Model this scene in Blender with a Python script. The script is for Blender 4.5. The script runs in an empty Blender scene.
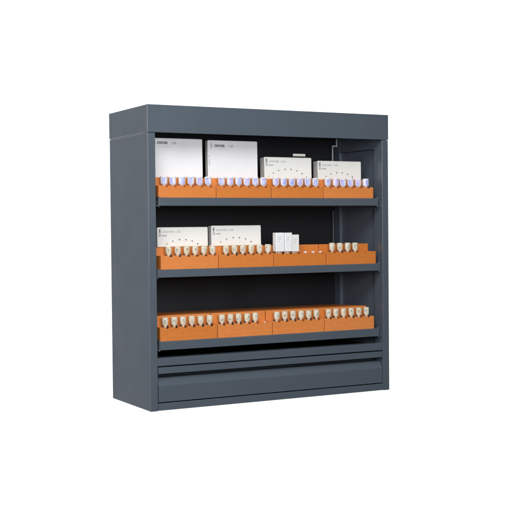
import bpy, bmesh, math, random
from mathutils import Vector, Matrix
random.seed(7)
S = bpy.context.scene
COL = S.collection
R = math.radians

# ------------------------------------------------------------------ materials
def mat(name):
    m = bpy.data.materials.new(name); m.use_nodes = True
    nt = m.node_tree
    return m, nt, nt.nodes['Principled BSDF']

def noise_col(nt, b, c1, c2, scale, socket='Base Color', detail=4, coords='Object', stretch=None):
    tc = nt.nodes.new('ShaderNodeTexCoord')
    n = nt.nodes.new('ShaderNodeTexNoise'); n.inputs['Scale'].default_value = scale; n.inputs['Detail'].default_value = detail
    r = nt.nodes.new('ShaderNodeValToRGB')
    r.color_ramp.elements[0].position = .35; r.color_ramp.elements[1].position = .65
    r.color_ramp.elements[0].color = (*c1, 1); r.color_ramp.elements[1].color = (*c2, 1)
    if stretch:
        mp = nt.nodes.new('ShaderNodeMapping'); mp.inputs['Scale'].default_value = stretch
        nt.links.new(tc.outputs[coords], mp.inputs[0]); nt.links.new(mp.outputs[0], n.inputs['Vector'])
    else:
        nt.links.new(tc.outputs[coords], n.inputs['Vector'])
    nt.links.new(n.outputs['Fac'], r.inputs[0]); nt.links.new(r.outputs[0], b.inputs[socket])
    return tc, n

def bump(nt, b, scale, strength, dist=.0002, detail=3):
    tc = nt.nodes.new('ShaderNodeTexCoord')
    n = nt.nodes.new('ShaderNodeTexNoise'); n.inputs['Scale'].default_value = scale; n.inputs['Detail'].default_value = detail
    k = nt.nodes.new('ShaderNodeBump'); k.inputs['Strength'].default_value = strength; k.inputs['Distance'].default_value = dist
    nt.links.new(tc.outputs['Object'], n.inputs['Vector']); nt.links.new(n.outputs['Fac'], k.inputs['Height'])
    nt.links.new(k.outputs[0], b.inputs['Normal'])

def paint(name, c1, c2, rough, spec=.5, wave=.25):
    m, nt, b = mat(name)
    noise_col(nt, b, c1, c2, 9)
    b.inputs['Roughness'].default_value = rough
    b.inputs['Specular IOR Level'].default_value = spec
    tc = nt.nodes.new('ShaderNodeTexCoord')
    n1 = nt.nodes.new('ShaderNodeTexNoise'); n1.inputs['Scale'].default_value = 1500; n1.inputs['Detail'].default_value = 2
    n2 = nt.nodes.new('ShaderNodeTexNoise'); n2.inputs['Scale'].default_value = 11; n2.inputs['Detail'].default_value = 1
    k1 = nt.nodes.new('ShaderNodeBump'); k1.inputs['Strength'].default_value = .18; k1.inputs['Distance'].default_value = .0001
    k2 = nt.nodes.new('ShaderNodeBump'); k2.inputs['Strength'].default_value = wave; k2.inputs['Distance'].default_value = .0012
    n3 = nt.nodes.new('ShaderNodeTexNoise'); n3.inputs['Scale'].default_value = 26; n3.inputs['Detail'].default_value = 5
    mr = nt.nodes.new('ShaderNodeMapRange'); mr.inputs['From Min'].default_value = .3; mr.inputs['From Max'].default_value = .7
    mr.inputs['To Min'].default_value = rough - .05; mr.inputs['To Max'].default_value = rough + .07
    for n in (n1, n2, n3): nt.links.new(tc.outputs['Object'], n.inputs['Vector'])
    nt.links.new(n3.outputs['Fac'], mr.inputs['Value']); nt.links.new(mr.outputs[0], b.inputs['Roughness'])
    nt.links.new(n1.outputs['Fac'], k1.inputs['Height']); nt.links.new(n2.outputs['Fac'], k2.inputs['Height'])
    nt.links.new(k2.outputs[0], k1.inputs['Normal']); nt.links.new(k1.outputs[0], b.inputs['Normal'])
    return m
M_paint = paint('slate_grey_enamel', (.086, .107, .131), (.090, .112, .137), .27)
M_paint_shade = paint('slate_grey_enamel_shaded', (.069, .081, .098), (.071, .084, .101), .42, .02, .05)  # same enamel, left side's shade put into a darker, duller tone
M_in = paint('slate_grey_inner_enamel', (.092, .112, .146), (.100, .122, .158), .4)
M_back = paint('shaded_back_enamel', (.016, .017, .021), (.022, .023, .028), .5, .3)  # cabinet enamel darkened to put the interior's shade into its colour

def plastic(name, c1, c2, rough=.42, sss=0, scale=60, bs=500, bst=.25):
    m, nt, b = mat(name)
    noise_col(nt, b, c1, c2, scale)
    b.inputs['Roughness'].default_value = rough
    if sss:
        b.inputs['Subsurface Weight'].default_value = sss
        b.inputs['Subsurface Radius'].default_value = (.004, .002, .001)
        b.inputs['Subsurface Scale'].default_value = .3
    bump(nt, b, bs, bst, .0002)
    return m
M_or = plastic('orange_plastic', (.72, .218, .036), (.76, .236, .041), .42, 0, 140, 900, .3)
nt = M_or.node_tree; b = nt.nodes['Principled BSDF']
src = b.inputs['Base Color'].links[0].from_socket
inf = nt.nodes.new('ShaderNodeObjectInfo'); hs = nt.nodes.new('ShaderNodeHueSaturation')
mv = nt.nodes.new('ShaderNodeMapRange'); mv.inputs['To Min'].default_value = .86; mv.inputs['To Max'].default_value = 1.03
ms = nt.nodes.new('ShaderNodeMapRange'); ms.inputs['To Min'].default_value = 1.0; ms.inputs['To Max'].default_value = .96
nt.links.new(inf.outputs['Random'], mv.inputs['Value']); nt.links.new(inf.outputs['Random'], ms.inputs['Value'])
nt.links.new(mv.outputs[0], hs.inputs['Value']); nt.links.new(ms.outputs[0], hs.inputs['Saturation'])
nt.links.new(src, hs.inputs['Color']); nt.links.new(hs.outputs[0], b.inputs['Base Color'])
M_or_dk = plastic('orange_plastic_inner', (.52, .15, .025), (.58, .175, .035), .55)
M_capw = plastic('white_plastic', (.80, .80, .86), (.86, .86, .90), .35)
M_cream = plastic('cream_plastic', (.82, .74, .57), (.87, .80, .64), .35)
M_tip = plastic('capsule_tip_plastic', (.72, .71, .70), (.80, .79, .77), .35)
M_card = plastic('white_card', (.80, .80, .82), (.84, .84, .86), .6, scale=20, bs=900, bst=.08)
M_card2 = plastic('warm_white_card', (.80, .80, .77), (.84, .84, .81), .6, scale=20, bs=900, bst=.08)
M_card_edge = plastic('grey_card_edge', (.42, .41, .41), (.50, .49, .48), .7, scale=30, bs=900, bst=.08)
M_ink = plastic('dark_ink', (.10, .10, .12), (.16, .16, .18), .7)
M_ink2 = plastic('grey_ink', (.40, .40, .42), (.48, .48, .50), .7)
M_ink3 = plastic('mid_grey_ink', (.22, .22, .24), (.30, .30, .32), .7)
M_white = plastic('bright_white_plastic', (.86, .86, .87), (.90, .90, .90), .4)

def label_mat(name, base, mark, sc):
    m, nt, b = mat(name)
    tc = nt.nodes.new('ShaderNodeTexCoord')
    mp = nt.nodes.new('ShaderNodeMapping'); mp.inputs['Scale'].default_value = (sc, sc, sc * .55)
    n = nt.nodes.new('ShaderNodeTexNoise'); n.inputs['Scale'].default_value = 1; n.inputs['Detail'].default_value = 2
    info = nt.nodes.new('ShaderNodeObjectInfo')
    ad = nt.nodes.new('ShaderNodeVectorMath'); ad.operation = 'ADD'
    sc2 = nt.nodes.new('ShaderNodeVectorMath'); sc2.operation = 'SCALE'; sc2.inputs[3].default_value = 37
    nt.links.new(info.outputs['Location'], sc2.inputs[0])
    nt.links.new(tc.outputs['Object'], mp.inputs[0]); nt.links.new(mp.outputs[0], ad.inputs[0]); nt.links.new(sc2.outputs[0], ad.inputs[1])
    nt.links.new(ad.outputs[0], n.inputs['Vector'])
    r = nt.nodes.new('ShaderNodeValToRGB')
    r.color_ramp.elements[0].position = .42; r.color_ramp.elements[1].position = .56
    r.color_ramp.elements[0].color = (*mark, 1); r.color_ramp.elements[1].color = (*base, 1)
    nt.links.new(n.outputs['Fac'], r.inputs[0]); nt.links.new(r.outputs[0], b.inputs['Base Color'])
    b.inputs['Roughness'].default_value = .5
    return m
M_lab_blue = label_mat('blue_label', (.52, .54, .88), (.30, .33, .76), 380)
M_lab_lilac = label_mat('lilac_label', (.58, .52, .86), (.40, .33, .74), 380)
M_lab_grey = label_mat('grey_green_label', (.70, .66, .55), (.36, .34, .29), 380)
M_lab_tan = label_mat('tan_label', (.68, .58, .40), (.38, .30, .18), 380)

m, nt, b = mat('galvanised_steel'); M_steel = m
noise_col(nt, b, (.34, .36, .39), (.46, .48, .50), 120); b.inputs['Metallic'].default_value = .8; b.inputs['Roughness'].default_value = .4
M_socket_shade = plastic('dark_socket_shade', (.035, .04, .05), (.05, .055, .065), .4)  # dark tone for the shade in the sockets behind the stems
M_galv = plastic('zinc_plate', (.62, .63, .65), (.70, .71, .72), .35)
m, nt, b = mat('black_rubber'); M_blk = m
noise_col(nt, b, (.012, .012, .014), (.02, .02, .022), 200); b.inputs['Roughness'].default_value = .6

m, nt, b = mat('glowing_backdrop_white'); M_bg = m
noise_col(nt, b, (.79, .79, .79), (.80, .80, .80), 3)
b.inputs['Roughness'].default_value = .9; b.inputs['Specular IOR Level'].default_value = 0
b.inputs['Emission Color'].default_value = (1, 1, 1, 1); b.inputs['Emission Strength'].default_value = 1.0  # added glow keeps the backdrop pure white and hides cast shadows

def dot_mat(name, c):
    return plastic(name, tuple(x * .9 for x in c), c, .6)
DOTS = [dot_mat('dot_ink_yellow', (.62, .60, .12)), dot_mat('dot_ink_olive', (.34, .36, .14)), dot_mat('dot_ink_green', (.20, .27, .16)),
        dot_mat('dot_ink_dark', (.14, .17, .16)), dot_mat('dot_ink_slate', (.15, .17, .20)), dot_mat('dot_ink_grey', (.17, .18, .20)),
        dot_mat('dot_ink_blue', (.12, .14, .18)), dot_mat('dot_ink_black', (.07, .07, .08))]

# ------------------------------------------------------------------ helpers
def box(bm, x0, x1, y0, y1, z0, z1, bev=0, seg=2):
    r = bmesh.ops.create_cube(bm, size=1)
    vs = r['verts']
    for v in vs:
        v.co = Vector((x0 + (v.co.x + .5) * (x1 - x0), y0 + (v.co.y + .5) * (y1 - y0), z0 + (v.co.z + .5) * (z1 - z0)))
    if bev:
        es = list({e for v in vs for e in v.link_edges})
        bmesh.ops.bevel(bm, geom=es, offset=bev, segments=seg, affect='EDGES', profile=.5)

def prism(bm, poly, a0, a1, axis='z'):
    """extrude a 2-D outline: axis z -> poly is (x,y); axis x -> poly is (y,z); axis y -> poly is (x,z)"""
    def P(p, a):
        return {'z': (p[0], p[1], a), 'x': (a, p[0], p[1]), 'y': (p[0], a, p[1])}[axis]
    A = [bm.verts.new(P(p, a0)) for p in poly]; B = [bm.verts.new(P(p, a1)) for p in poly]
    n = len(poly)
    bm.faces.new(A[::-1]); bm.faces.new(B)
    for i in range(n):
        bm.faces.new((A[i], A[(i + 1) % n], B[(i + 1) % n], B[i]))
    bmesh.ops.recalc_face_normals(bm, faces=bm.faces)

def lathe(bm, prof, cx=0, cy=0, seg=20, axis='z', c3=0, a0=0, a1=2 * math.pi, squash=1):
    full = abs(a1 - a0 - 2 * math.pi) < 1e-6
    rings = []
    n = seg if full else seg + 1
    for r, h in prof:
        ring = []
        for i in range(n):
            a = a0 + (a1 - a0) * i / seg
            p = (cx + r * math.cos(a), cy + r * math.sin(a) * squash, h) if axis == 'z' else (h, cy + r * math.cos(a), c3 + r * math.sin(a))
            ring.append(bm.verts.new(p))
        rings.append(ring)
    for A, B in zip(rings, rings[1:]):
        for i in range(n if full else n - 1):
            j = (i + 1) % n
            bm.faces.new((A[i], A[j], B[j], B[i]))
    if full:
        bm.faces.new(rings[0][::-1]); bm.faces.new(rings[-1])
        bmesh.ops.recalc_face_normals(bm, faces=bm.faces)

def obj(name, bm, m, parent=None, smooth=False, bev=0, seg=2):
    me = bpy.data.meshes.new(name); bm.to_mesh(me); bm.free()
    me.materials.append(m)
    if smooth:
        for p in me.polygons: p.use_smooth = True
    o = bpy.data.objects.new(name, me); COL.objects.link(o)
    if bev:
        md = o.modifiers.new('edge', 'BEVEL'); md.width = bev; md.segments = seg; md.limit_method = 'ANGLE'; md.angle_limit = R(40)
        md.harden_normals = False
    if parent: o.parent = parent
    return o

def thing(name, label, cat, loc=(0, 0, 0), group=None, rz=0):
    o = bpy.data.objects.new(name, None); COL.objects.link(o); o.empty_display_size = .01
    o.location = loc; o.rotation_euler = (0, 0, rz)
    o['label'] = label; o['category'] = cat
    if group: o['group'] = group
    return o

def B(): return bmesh.new()

# ------------------------------------------------------------------ setting: plain white backdrop with added glow, right behind the cabinet
bm = B()
bm.faces.new([bm.verts.new(p) for p in ((-6, .160, -4), (8, .160, -4), (8, .160, 4), (-6, .160, 4))])
o = obj('backdrop', bm, M_bg); o['kind'] = 'structure'
o['label'] = 'plain white backdrop with added glow behind the cabinet'

# ------------------------------------------------------------------ cabinet
W = .21; D = .153; H = .446; ZC = .4057
cab = thing('storage_cabinet', 'slate grey steel cabinet with three open shelves of orange racks above one drawer', 'cabinet')
# hood: hollow folded cap
bm = B()
box(bm, -W - .0004, W + .0004, -.0004, D + .0004, ZC, H)
bm.faces.ensure_lookup_table()
bot = [f for f in bm.faces if f.normal.z < -.9]
bmesh.ops.delete(bm, geom=bot, context='FACES')
o = obj('hood', bm, M_paint, cab)
o.data.materials.append(M_paint_shade)
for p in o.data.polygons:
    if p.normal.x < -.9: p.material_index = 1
sd = o.modifiers.new('sheet', 'SOLIDIFY'); sd.thickness = .0016; sd.offset = -1
bv = o.modifiers.new('edge', 'BEVEL'); bv.width = .0016; bv.material = 0; bv.segments = 3; bv.limit_method = 'ANGLE'; bv.angle_limit = R(40)
# side panels
for s in (-1, 1):
    bm = B()
    # outer sheet folded round the front into a stile and an inward return
    prism(bm, [(s * W, D), (s * W, 0), (s * .198, 0), (s * .198, .024), (s * .1995, .024), (s * .1995, .0016), (s * .2084, .0016), (s * .2084, D)], 0, .4052)
    o = obj('side_panel', bm, M_paint_shade if s < 0 else M_paint, cab, bev=.0016, seg=4)
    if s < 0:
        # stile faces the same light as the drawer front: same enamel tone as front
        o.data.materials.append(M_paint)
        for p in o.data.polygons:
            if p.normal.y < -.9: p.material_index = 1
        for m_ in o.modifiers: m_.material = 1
    bm = B()
    xa, xb = sorted((s * .1985, s * .2083))
    box(bm, xa, xb, .0245, .128, .392, .4165, .0008)      # upper frame band of the inner wall
    box(bm, xa, xb, .1285, .1478, .012, .4165, .0008)       # rear post
    obj('inner_frame', bm, M_in, cab)
    bm = B()
    xa, xb = sorted((s * .2040, s * .2082))
    box(bm, xa, xb, .0246, .1283, .070, .3918, .0004)
    obj('inner_wall', bm, M_in, cab)
    bm = B()
    pl = [(s * .1848, .352), (s * .1868, .352), (s * .1868, .4025), (s * .1955, .4025), (s * .1955, .4160), (s * .1930, .4160), (s * .1930, .4048), (s * .1848, .4048)]
    prism(bm, pl, .1300, .1312, 'y')
    obj('corner_bracket', bm, M_galv, cab)
# back panel with a hanging slot cut through
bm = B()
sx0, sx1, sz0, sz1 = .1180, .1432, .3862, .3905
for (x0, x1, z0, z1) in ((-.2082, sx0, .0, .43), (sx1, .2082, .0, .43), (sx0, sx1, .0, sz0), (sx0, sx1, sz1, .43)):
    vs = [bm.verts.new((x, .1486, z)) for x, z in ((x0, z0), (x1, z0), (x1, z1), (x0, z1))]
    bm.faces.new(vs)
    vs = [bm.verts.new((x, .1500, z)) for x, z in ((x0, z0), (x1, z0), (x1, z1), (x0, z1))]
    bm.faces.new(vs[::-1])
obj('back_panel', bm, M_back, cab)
m, nt, b = mat('translucent_dimmer'); M_dimmer = m
noise_col(nt, b, (.60, .58, .52), (.68, .66, .60), 90); b.inputs['Transmission Weight'].default_value = 0; b.inputs['Roughness'].default_value = .8
tr = nt.nodes.new('ShaderNodeBsdfTranslucent'); tr.inputs[0].default_value = (.62, .60, .54, 1)
mx = nt.nodes.new('ShaderNodeMixShader'); mx.inputs[0].default_value = .75
nt.links.new(b.outputs[0], mx.inputs[1]); nt.links.new(tr.outputs[0], mx.inputs[2]); nt.links.new(mx.outputs[0], nt.nodes['Material Output'].inputs[0])
bm = B()
bm.faces.new([bm.verts.new((x, .1506, z)) for x, z in ((sx0 - .002, sz0 - .002), (sx1 + .002, sz0 - .002), (sx1 + .002, sz1 + .002), (sx0 - .002, sz1 + .002))])
obj('slot_dimmer', bm, M_dimmer, cab)  # sheet added behind the slot to dim the glowing backdrop
bm = B(); box(bm, .1856, .1868, .1302, .1312, .2140, .2930)
obj('corner_strip', bm, M_steel, cab)
# bottom panel and rails
bm = B()
box(bm, -.1975, .1975, .0003, .0025, 0.0004, .0112, .0006)
box(bm, -.2080, .2080, .0028, .148, .0004, .0030)
obj('bottom_panel', bm, M_paint, cab)
bm = B()
prism(bm, [(.0006, .0655), (.0006, .0772), (.016, .0772), (.016, .0757), (.0022, .0757), (.0022, .0655)], -.1978, .1978, 'x')
obj('cross_rail', bm, M_paint, cab, bev=.0006)
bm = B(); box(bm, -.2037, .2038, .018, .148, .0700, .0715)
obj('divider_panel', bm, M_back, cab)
# drawer
drw_bm = B()
pf = [(.0006, .0127), (.0006, .0365), (.0095, .0474), (.0270, .0478), (.0270, .0540), (.0009, .0540), (.0006, .0543), (.0006, .0636), (.0300, .0636), (.0300, .0127)]
prism(drw_bm, pf, -.1968, .1968, 'x')
drawer = obj('drawer', drw_bm, M_paint, cab, bev=.0009, seg=3)
bm = B()
box(bm, -.1985, .1985, .0100, .0310, .0113, .0126); box(bm, -.1985, .1985, .0100, .0310, .0637, .0654)
obj('drawer_gap_shade', bm, M_blk, drawer)  # black strips fill the drawer gaps in place of their shade

# shelf trays
SH = [(.2995, .3115, 0.0, .1915), (.1945, .2063, .0012, .1943), (.0882, .1012, .0010, .1925)]
for z0, z1, sh, hw in SH:
    bm = B()
    c = .0018
    prism(bm, [(sh + .0015, z0), (sh + .0015, z1 - .0008), (sh + .0028, z1), (sh + .0040, z1), (sh + .0040, z0 + .0015), (.142, z0 + .0015), (.142, z0)], sh * .0 - hw, hw, 'x')
    tray = obj('shelf_tray', bm, M_paint, cab, bev=.0005)
    for s in (-1, 1):
        bm = B()
        xa, xb = sorted((s * (hw - .0002), s * (hw - .0016)))
        box(bm, xa, xb, sh + .0042, .142, z0 + .0016, z1 + .0008)
        obj('tray_flange', bm, M_in, tray)
    for s in (-1, 1):
        bm = B()
        xa, xb = sorted((s * (hw + .0003), s * .1978))
        box(bm, xa, xb, .0060, .140, z0 - .0004, z0 + .0012)
        box(bm, s * .1968 if s > 0 else -.1978, .1978 if s > 0 else -.1968, .0062, .140, z0 + .0013, z0 + .0085)
        obj('slide_rail', bm, M_in, tray, bev=.0002)
        bm = B()
        xm = s * (hw + .0009)
        box(bm, min(xm, xm - s * .0012), max(xm, xm - s * .0012), sh + .0032, sh + .0075, z0 - .0022, z1 + .0016, .0003)
        obj('end_clip', bm, M_steel if s > 0 else M_paint, tray)
        bm = B()
        x1, x2 = sorted((s * (hw + .0012), s * .1966))
        lathe(bm, [(.0022, x1), (.0034, x1 + .0004), (.0034, x2 - .0004), (.0022, x2)], 0, sh + .0085, 16, 'x', z0 + .0046)
        obj('roller', bm, M_blk, tray, smooth=False)

# ------------------------------------------------------------------ orange racks
SHELF = ['top', 'middle', 'bottom']
RPOS = ['leftmost', 'second from left', 'third from left', 'rightmost']
X0 = [-.1910, -.1885, -.1910]; PITCH = [.0942, .0946, .0942]
TOPZ = [.3292, .2263, .1213]; REAR = [.3418, .2385, .1368]
OFFS = [.0130, .0165, .0125]; CP = .0144
counts = [[6, 6, 6, 6], [6, 6, 6, 4], [6, 5, 6, 6]]
offs_special = {(2, 1): .0113}
ORD = ['first', 'second', 'third', 'fourth', 'fifth', 'sixth']
rack_notes = [['full of blue labelled capsules'] * 4,
              ['full of cream capsules', 'full of cream capsules', 'holding tall white tubes', 'holding four cream capsules'],
              ['full of cream capsules', 'holding five cream capsules', 'full of cream capsules', 'full of cream capsules']]

def rack_mesh(w, T, Rr, base, centres):
    """front wall with a notch for every capsule, a sunk trough, and the high rear block"""
    bm = B()
    pts = [(0, base), (w, base), (w, T)]
    for c in sorted(centres, reverse=True):
        pts += [(c + .0032, T), (c + .0020, T - .0022), (c - .0020, T - .0022), (c - .0032, T)]
    pts += [(0, T)]
    prism(bm, pts, .0060, .0088, 'y')
    prism(bm, [(.00885, base), (.00885, T - .0042), (.0276, T - .0042), (.0276, base)], .0003, w - .0003, 'x')   # trough floor
    box(bm, .0005, w - .0005, .0055, .0061, base, T - .0128)      # moulded ledge along the foot
    # end cheeks of the trough
    for a, b_ in ((0, .0016), (w - .0016, w)):
        box(bm, a, b_, .0089, .0278, base, T - .0002)
    # small fins between the cavities
    cs = sorted(centres)
    for a, b_ in zip(cs, cs[1:]):
        mx = (a + b_) / 2
        box(bm, mx - .0009, mx + .0009, .0089, .0275, T - .0041, T - .0006)
    return bm

def rear_mesh(w, Rr, base):
    bm = B()
    prism(bm, [(.0279, base), (.0279, Rr), (.134, Rr - .0035), (.134, base)], .0002, w - .0002, 'x')
    # shallow finger groove across the top
    return bm

def ridges(w, Rr):
    bm = B()
    for k in range(6):
        x = .0120 + k * .0144
        box(bm, x - .0003, x + .0003, .0295, .124, Rr - .0030, Rr - .0002)
    return bm

def cap_label(o, s, r, i, n, txt):
    o['label'] = txt

def make_capsule(kind):
    """origin at rack top-edge height, axis z"""
    root = thing('capsule', 'x', 'capsule')
    bm = B()
    if kind == 'blue':
        lathe(bm, [(.0012, -.0052), (.0019, -.0046), (.0021, -.0014), (.0023, .0000), (.0030, .0009), (.0046, .0020), (.0051, .0032), (.0052, .0070), (.0052, .0112), (.0051, .0118)], seg=24)
    else:
        lathe(bm, [(.0011, -.0052), (.0016, -.0046), (.0018, -.0018), (.0019, -.0006), (.0026, .0008), (.0038, .0024), (.0044, .0038), (.0046, .0085), (.0047, .0113), (.0046, .0118)], seg=24)
    obj('barrel', bm, M_capw if kind == 'blue' else M_cream, root, smooth=False)
    if kind == 'cream':
        bm = B(); box(bm, -.0030, .0060, .0028, .0040, -.0038, .0016, .0003)
        obj('socket_shade', bm, M_socket_shade, root)  # dark plate standing in for the shaded socket behind the stem
    bm = B()
    q = .0003 if kind == 'blue' else 0
    lathe(bm, [(.0040, .01185), (.0047 + q, .01195), (.0048 + q, .0131), (.0045 + q, .0137), (.0034, .0139)], seg=20)
    obj('end_cap', bm, M_white if kind == 'blue' else M_cream, root)
    bm = B()
    a0, a1 = (R(-143), R(-86)) if kind == 'blue' else (R(-140), R(-88))
    lr = .00532 if kind == 'blue' else .00482
    lathe(bm, [(lr, .0030 if kind == 'blue' else .0046), (lr, .0116 if kind == 'blue' else .0108)], seg=8, a0=a0, a1=a1)
    obj('label', bm, {'blue': M_lab_blue, 'cream': M_lab_grey}[kind], root)
    for c in root.children:
        for p in c.data.polygons: p.use_smooth = len(p.vertices) == 4
    return root

def copy_thing(src):
    r = src.copy(); COL.objects.link(r)
    for ch in src.children:
        c = ch.copy(); COL.objects.link(c); c.parent = r
    return r

protos = {'blue': make_capsule('blue'), 'cream': make_capsule('cream')}
used = set()
tops = ['top', 'middle', 'bottom']
# capsules whose label differs a little in tone (lilac / tan)
alt = {(0, 1, 1), (0, 1, 3), (0, 2, 0), (0, 2, 3), (0, 3, 1), (0, 3, 4), (1, 0, 2), (1, 1, 3), (2, 0, 3), (2, 2, 1), (2, 3, 2), (2, 3, 4), (0, 0, 4)}
meshes = {}
for s in range(3):
    base = SH[s][0] + .0017
    for r in range(4):
        w = PITCH[s] - .0011
        x0 = X0[s] + r * PITCH[s]
        off = offs_special.get((s, r), OFFS[s])
        slots = [off + CP * k for k in range(6)]
        t = thing('capsule_rack', f'stepped orange rack, {RPOS[r]} on the {SHELF[s]} shelf, {rack_notes[s][r]}', 'rack',
                  (x0, 0, 0), 'orange capsule racks on the shelves')
        obj('front_step', rack_mesh(w, TOPZ[s], REAR[s], base, slots), M_or, t, bev=.0004)
        obj('rear_block', rear_mesh(w, REAR[s], base), M_or, t, bev=.0008)
        for k in range(counts[s][r]):
            if (s, r) == (1, 2): continue
            kind = 'blue' if s == 0 else 'cream'
            if kind in used: c = copy_thing(protos[kind])
            else: c = protos[kind]; used.add(kind)
            a = (s, r, k) in alt
            jx = random.uniform(-.00035, .00035)
            c.location = (x0 + slots[k] + jx, .0158 + random.uniform(-.0003, .0003), TOPZ[s] + random.uniform(-.0002, .0005))
            c.rotation_euler = (R(random.uniform(-1.5, 1.5)), R(random.uniform(-2.2, 2.2)), R(random.uniform(-18, 18)))
            n = counts[s][r]
            where = ORD[k] + ' from left' if k < n - 1 else 'rightmost'
            rk = {0: 'leftmost', 1: 'second', 2: 'third', 3: 'rightmost'}[r]
            c['label'] = (f'small white capsule with blue label, {where} in the {rk} rack, {SHELF[s]} shelf' if kind == 'blue'
                          else f'small cream capsule with grey label, {where} in the {rk} rack, {SHELF[s]} shelf')
            c['group'] = 'capsules with blue labels on the top shelf' if kind == 'blue' else 'cream capsules on the lower shelves'
            if a:
                for ch in c.children:
                    if ch.name.startswith('label'):
                        key = ch.data.name + '_alt'
                        if key not in meshes:
                            me = ch.data.copy(); me.materials[0] = M_lab_lilac if s == 0 else M_lab_tan; meshes[key] = me
                        ch.data = meshes[key]

# three tall white tubes standing in the third rack of the middle shelf, and three empty stubs beside them
rx = X0[1] + 2 * PITCH[1]
T = TOPZ[1]
for k, (xa, xb, zt, zb, yy, lab) in enumerate([
        (.0062, .0212, .2580, .2284, .0150, 'wide blocky white tube, leftmost and largest of three on the middle shelf'),
        (.0222, .0352, .2578, .2284, .0152, 'tall blocky white tube in the middle of three, middle shelf'),
        (.0362, .0485, .2546, .2280, .0165, 'shorter slightly pink white tube, rightmost of the three on middle shelf')]):
    t = thing('white_tube', lab, 'tube', ((xa + xb) / 2, yy, 0), 'tall white tubes on the middle shelf')
    hw = (xb - xa) / 2
    bm = B(); box(bm, -hw, hw, -.0055, .0055, zb, zt, .0009, 3)
    obj('tube_body', bm, M_white if k < 2 else M_card2, t)
    bm = B()
    lathe(bm, [(.0013, T - .0046), (.0020, T - .0030), (.0022, zb - .0001)], seg=14)
    for q in (-1, 1):
        lathe(bm, [(.0010, T - .0030), (.0012, zb - .0001)], cx=q * hw * .55, seg=10)
    obj('nozzle', bm, M_tip, t, smooth=False)
    bm = B()
    for q in range(3):
        box(bm, -hw * .55, hw * (.3 - .15 * q), -.00562, -.00551, zt - .0075 - q * .003, zt - .0068 - q * .003)
    obj('print_mark', bm, M_ink2, t)
for k in range(3):
    t = B()
    lathe(t, [(.0012, -.0040), (.0024, -.0030), (.0027, .0006), (.0024, .0014), (.0012, .0018)], seg=14)
    o = obj('capsule_stub', t, M_capw)
    o.location = (rx + [.0585, .0728, .0862][k], .0112, T)
    o['label'] = ['low pale stub in the orange rack, nearest the three white tubes', 'low pale stub in the middle of three stubs, middle shelf', 'low pale stub farthest right of three stubs, middle shelf'][k]
    o['category'] = 'stub'; o['group'] = 'low pale stubs on the middle shelf'
t = B()
lathe(t, [(.0012, -.0040), (.0018, -.0030), (.0020, .0004), (.0010, .0010)], seg=14)
o = obj('capsule_stub', t, M_capw); o.location = (X0[2] + PITCH[2] + .0113 + 5 * CP - .001, .0105, TOPZ[2] - .0006)
o['label'] = 'tiny pale stub at the empty right end of the second rack, bottom shelf'; o['category'] = 'stub'

# ------------------------------------------------------------------ printed boxes
def text_mesh(body, size, bold=0):
    cu = bpy.data.curves.new('t', 'FONT'); cu.body = body; cu.size = size; cu.offset = bold
    cu.resolution_u = 3
    tmp = bpy.data.objects.new('t', cu); COL.objects.link(tmp)
    dg = bpy.context.evaluated_depsgraph_get(); dg.update()
    me = bpy.data.meshes.new_from_object(tmp.evaluated_get(dg))
    bpy.data.objects.remove(tmp)
    return me

def text(name, body, size, m, parent, x, y, z, bold=0, sx=1, rot=0):
    me = text_mesh(body, size, bold); me.name = name
    me.transform(Matrix.Translation((x, y, z)) @ Matrix.Rotation(R(90), 4, 'X') @ Matrix.Rotation(rot, 4, 'Z') @ Matrix.Diagonal((sx, 1, 1, 1)))
    me.materials.clear(); me.materials.append(m)
    o = bpy.data.objects.new(name, me); COL.objects.link(o); o.parent = parent
    return o

def rect_marks(name, rects, m, parent, y):
    bm = B()
    for x0, x1, z0, z1 in rects:
        bm.faces.new([bm.verts.new((x, y, z)) for x, z in ((x0, z0), (x1, z0), (x1, z1), (x0, z1))])
    return obj(name, bm, m, parent)

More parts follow.
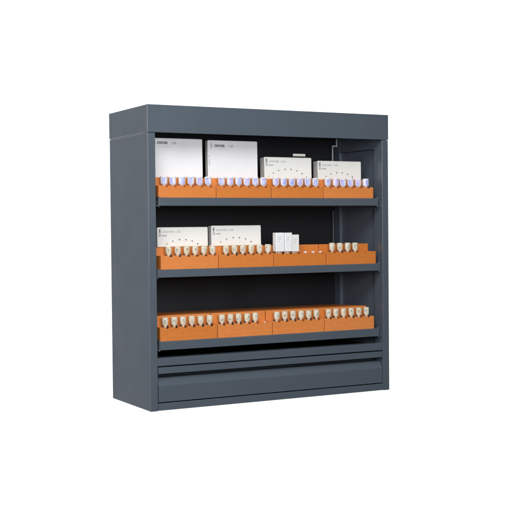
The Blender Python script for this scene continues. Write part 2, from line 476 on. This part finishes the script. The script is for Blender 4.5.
def carton(label, x0, x1, zb, zt, y, depth, big, tilt=0, header=1):
    w = x1 - x0; h = zt - zb
    t = thing('carton', label, 'box', (x0, y, zb), 'white cartons standing behind the capsules', 0)
    t.rotation_euler = (R(-1.0), 0, R(tilt))
    bm = B(); box(bm, 0, w, 0, depth, 0, h, .0005, 2)
    o = obj('carton_body', bm, M_card if big else M_card2, t)
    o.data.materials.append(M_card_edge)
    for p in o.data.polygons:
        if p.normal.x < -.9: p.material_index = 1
    # lid flap line on top
    bm = B(); box(bm, .0012, w - .0012, -.00012, .0030, h + .00005, h + .0005)
    obj('lid_flap', bm, M_card if big else M_card2, t)
    yf = -.00012
    if big:
        if header == 1:
            rect_marks('logo_mark', [(.0052 + .0030 * 0, .0086, h - .0078, h - .0050)], M_ink, t, yf)
            text('heading', 'DRIVER', .0052, M_ink, t, .0112, yf, h - .0082, .00022, 1.0)
            text('heading', '1.00', .0052, M_ink3, t, .0335, yf, h - .0082, .00002, 1.0)
        else:
            rect_marks('logo_mark', [(.0050, .0062, h - .0135, h - .0030), (.0068, .0078, h - .0105, h - .0045)], M_ink2, t, yf)
            text('heading', 'DRIVER', .0052, M_ink, t, .0118, yf, h - .0095, .00022, 1.0)
            text('heading', '1.00', .0052, M_ink3, t, .0345, yf, h - .0095, .00002, 1.0)
            text('side_text', 'DRIVER 1.00', .0030, M_ink2, t, .0034, yf, h - .0380, .00005, 1.0, R(90))
        text('small_print', 'LIGHT CURED RESTORATIVE', .0019, M_ink2, t, .0118, yf, h - .0132, 0, .9)
    else:
        rect_marks('logo_mark', [(.0026, .0054, h - .0132, h - .0022)], M_ink3, t, yf)
        rect_marks('logo_stripe', [(.0035, .0045, h - .0122, h - .0072)], M_card2, t, yf - .00008)
        text('heading', 'DRIVER 1.00', .0044, M_ink2, t, .0078, yf, h - .0078, .00006, 1.3)
        text('small_print', 'SHADES', .0030, M_ink3, t, .0070, yf, h - .0130, .00010, .8)
        xs = [.085, .186, .30, .433, .56, .683, .793, .888]
        zs = [.0302, .0245, .0204, .0182, .0184, .0204, .0248, .0308]
        for i, (fx, dz) in enumerate(zip(xs, zs)):
            if dz > h - .0005: continue
            bm = B()
            c = Vector((fx * w, yf, h - dz))
            bm.faces.new([bm.verts.new((c.x + .0011 * math.cos(a), yf, c.z + .00125 * math.sin(a))) for a in [2 * math.pi * q / 14 for q in range(14)]])
            obj('shade_dot', bm, DOTS[i], t)
    return t

G = .0002
carton('tall white carton behind the leftmost rack on the top shelf, nearly hidden left edge', -.1907, -.1050, REAR[0] + G, .4002, .036, .0090, True, 0, 1)
carton('tall white carton with upright grey side print, second from left on the top shelf', -.0963, -.0105, REAR[0] + G, .3992, .036, .0090, True, 0, 2)
carton('low white carton with arch of dots on the top shelf beside the tall cartons', .0011, .0868, REAR[0] + G, .3757, .0355, .0140, False)
carton('low white carton with arch of dots, rightmost on the top shelf', .0985, .1812, REAR[0] + G, .3715, .0358, .0140, False)
carton('low white carton with arch of dots, leftmost on the middle shelf', -.1812, -.0978, REAR[1] + G, .2674, .0355, .0100, False)
carton('low white carton with arch of dots, right one of two on middle shelf', -.0921, -.0062, REAR[1] + G, .2692, .0352, .0110, False)

# ------------------------------------------------------------------ light
w = bpy.data.worlds.new('World'); S.world = w; w.use_nodes = True
bgn = w.node_tree.nodes['Background']; bgn.inputs[1].default_value = .22
tc = w.node_tree.nodes.new('ShaderNodeTexCoord'); sp = w.node_tree.nodes.new('ShaderNodeSeparateXYZ'); rp = w.node_tree.nodes.new('ShaderNodeValToRGB')
w.node_tree.links.new(tc.outputs['Generated'], sp.inputs[0]); w.node_tree.links.new(sp.outputs[2], rp.inputs[0]); w.node_tree.links.new(rp.outputs[0], bgn.inputs[0])
rp.color_ramp.elements[0].position = 0; rp.color_ramp.elements[0].color = (.10, .11, .12, 1)
rp.color_ramp.elements[1].position = .5; rp.color_ramp.elements[1].color = (.55, .62, .70, 1)
def area(name, loc, target, size, power, col, sy=None):
    L = bpy.data.lights.new(name, 'AREA'); L.shape = 'RECTANGLE'; L.size = size; L.size_y = sy or size; L.energy = power; L.color = col
    o = bpy.data.objects.new(name, L); COL.objects.link(o); o.location = loc
    d = Vector(target) - Vector(loc); o.rotation_euler = d.to_track_quat('-Z', 'Y').to_euler()
    return o
area('softbox_left', (-.76, -.90, 1.06), (-.05, 0, .32), .6, 12.6, (1, .995, .98), .6)
area('added_front_fill', (-.38, -1.2, .44), (-.02, 0, .36), .45, 9.3, (.98, .99, 1), .4)  # fill lamp added to brighten the cartons under the hood
area('added_edge_strip', (-1.35, -.62, .33), (-.21, 0, .28), .07, 1.3, (.95, .98, 1), .8)  # unseen lamp added to draw a highlight down the left front edge

# ------------------------------------------------------------------ camera
cd = bpy.data.cameras.new('camera'); co = bpy.data.objects.new('camera', cd); COL.objects.link(co)
co.location = (-.8416, -1.5106, .2703); co.rotation_mode = 'XYZ'; co.rotation_euler = (1.5432, .0092, -.4911)
cd.sensor_width = 36; cd.sensor_fit = 'HORIZONTAL'; cd.lens = 36 * 1127 / 512; cd.clip_start = .01; cd.clip_end = 100
S.camera = co
S.view_settings.view_transform = 'Standard'; S.view_settings.look = 'None'; S.view_settings.exposure = 0; S.view_settings.gamma = 1
S.render.film_transparent = False
S.cycles.use_denoising = True
S.cycles.max_bounces = 8
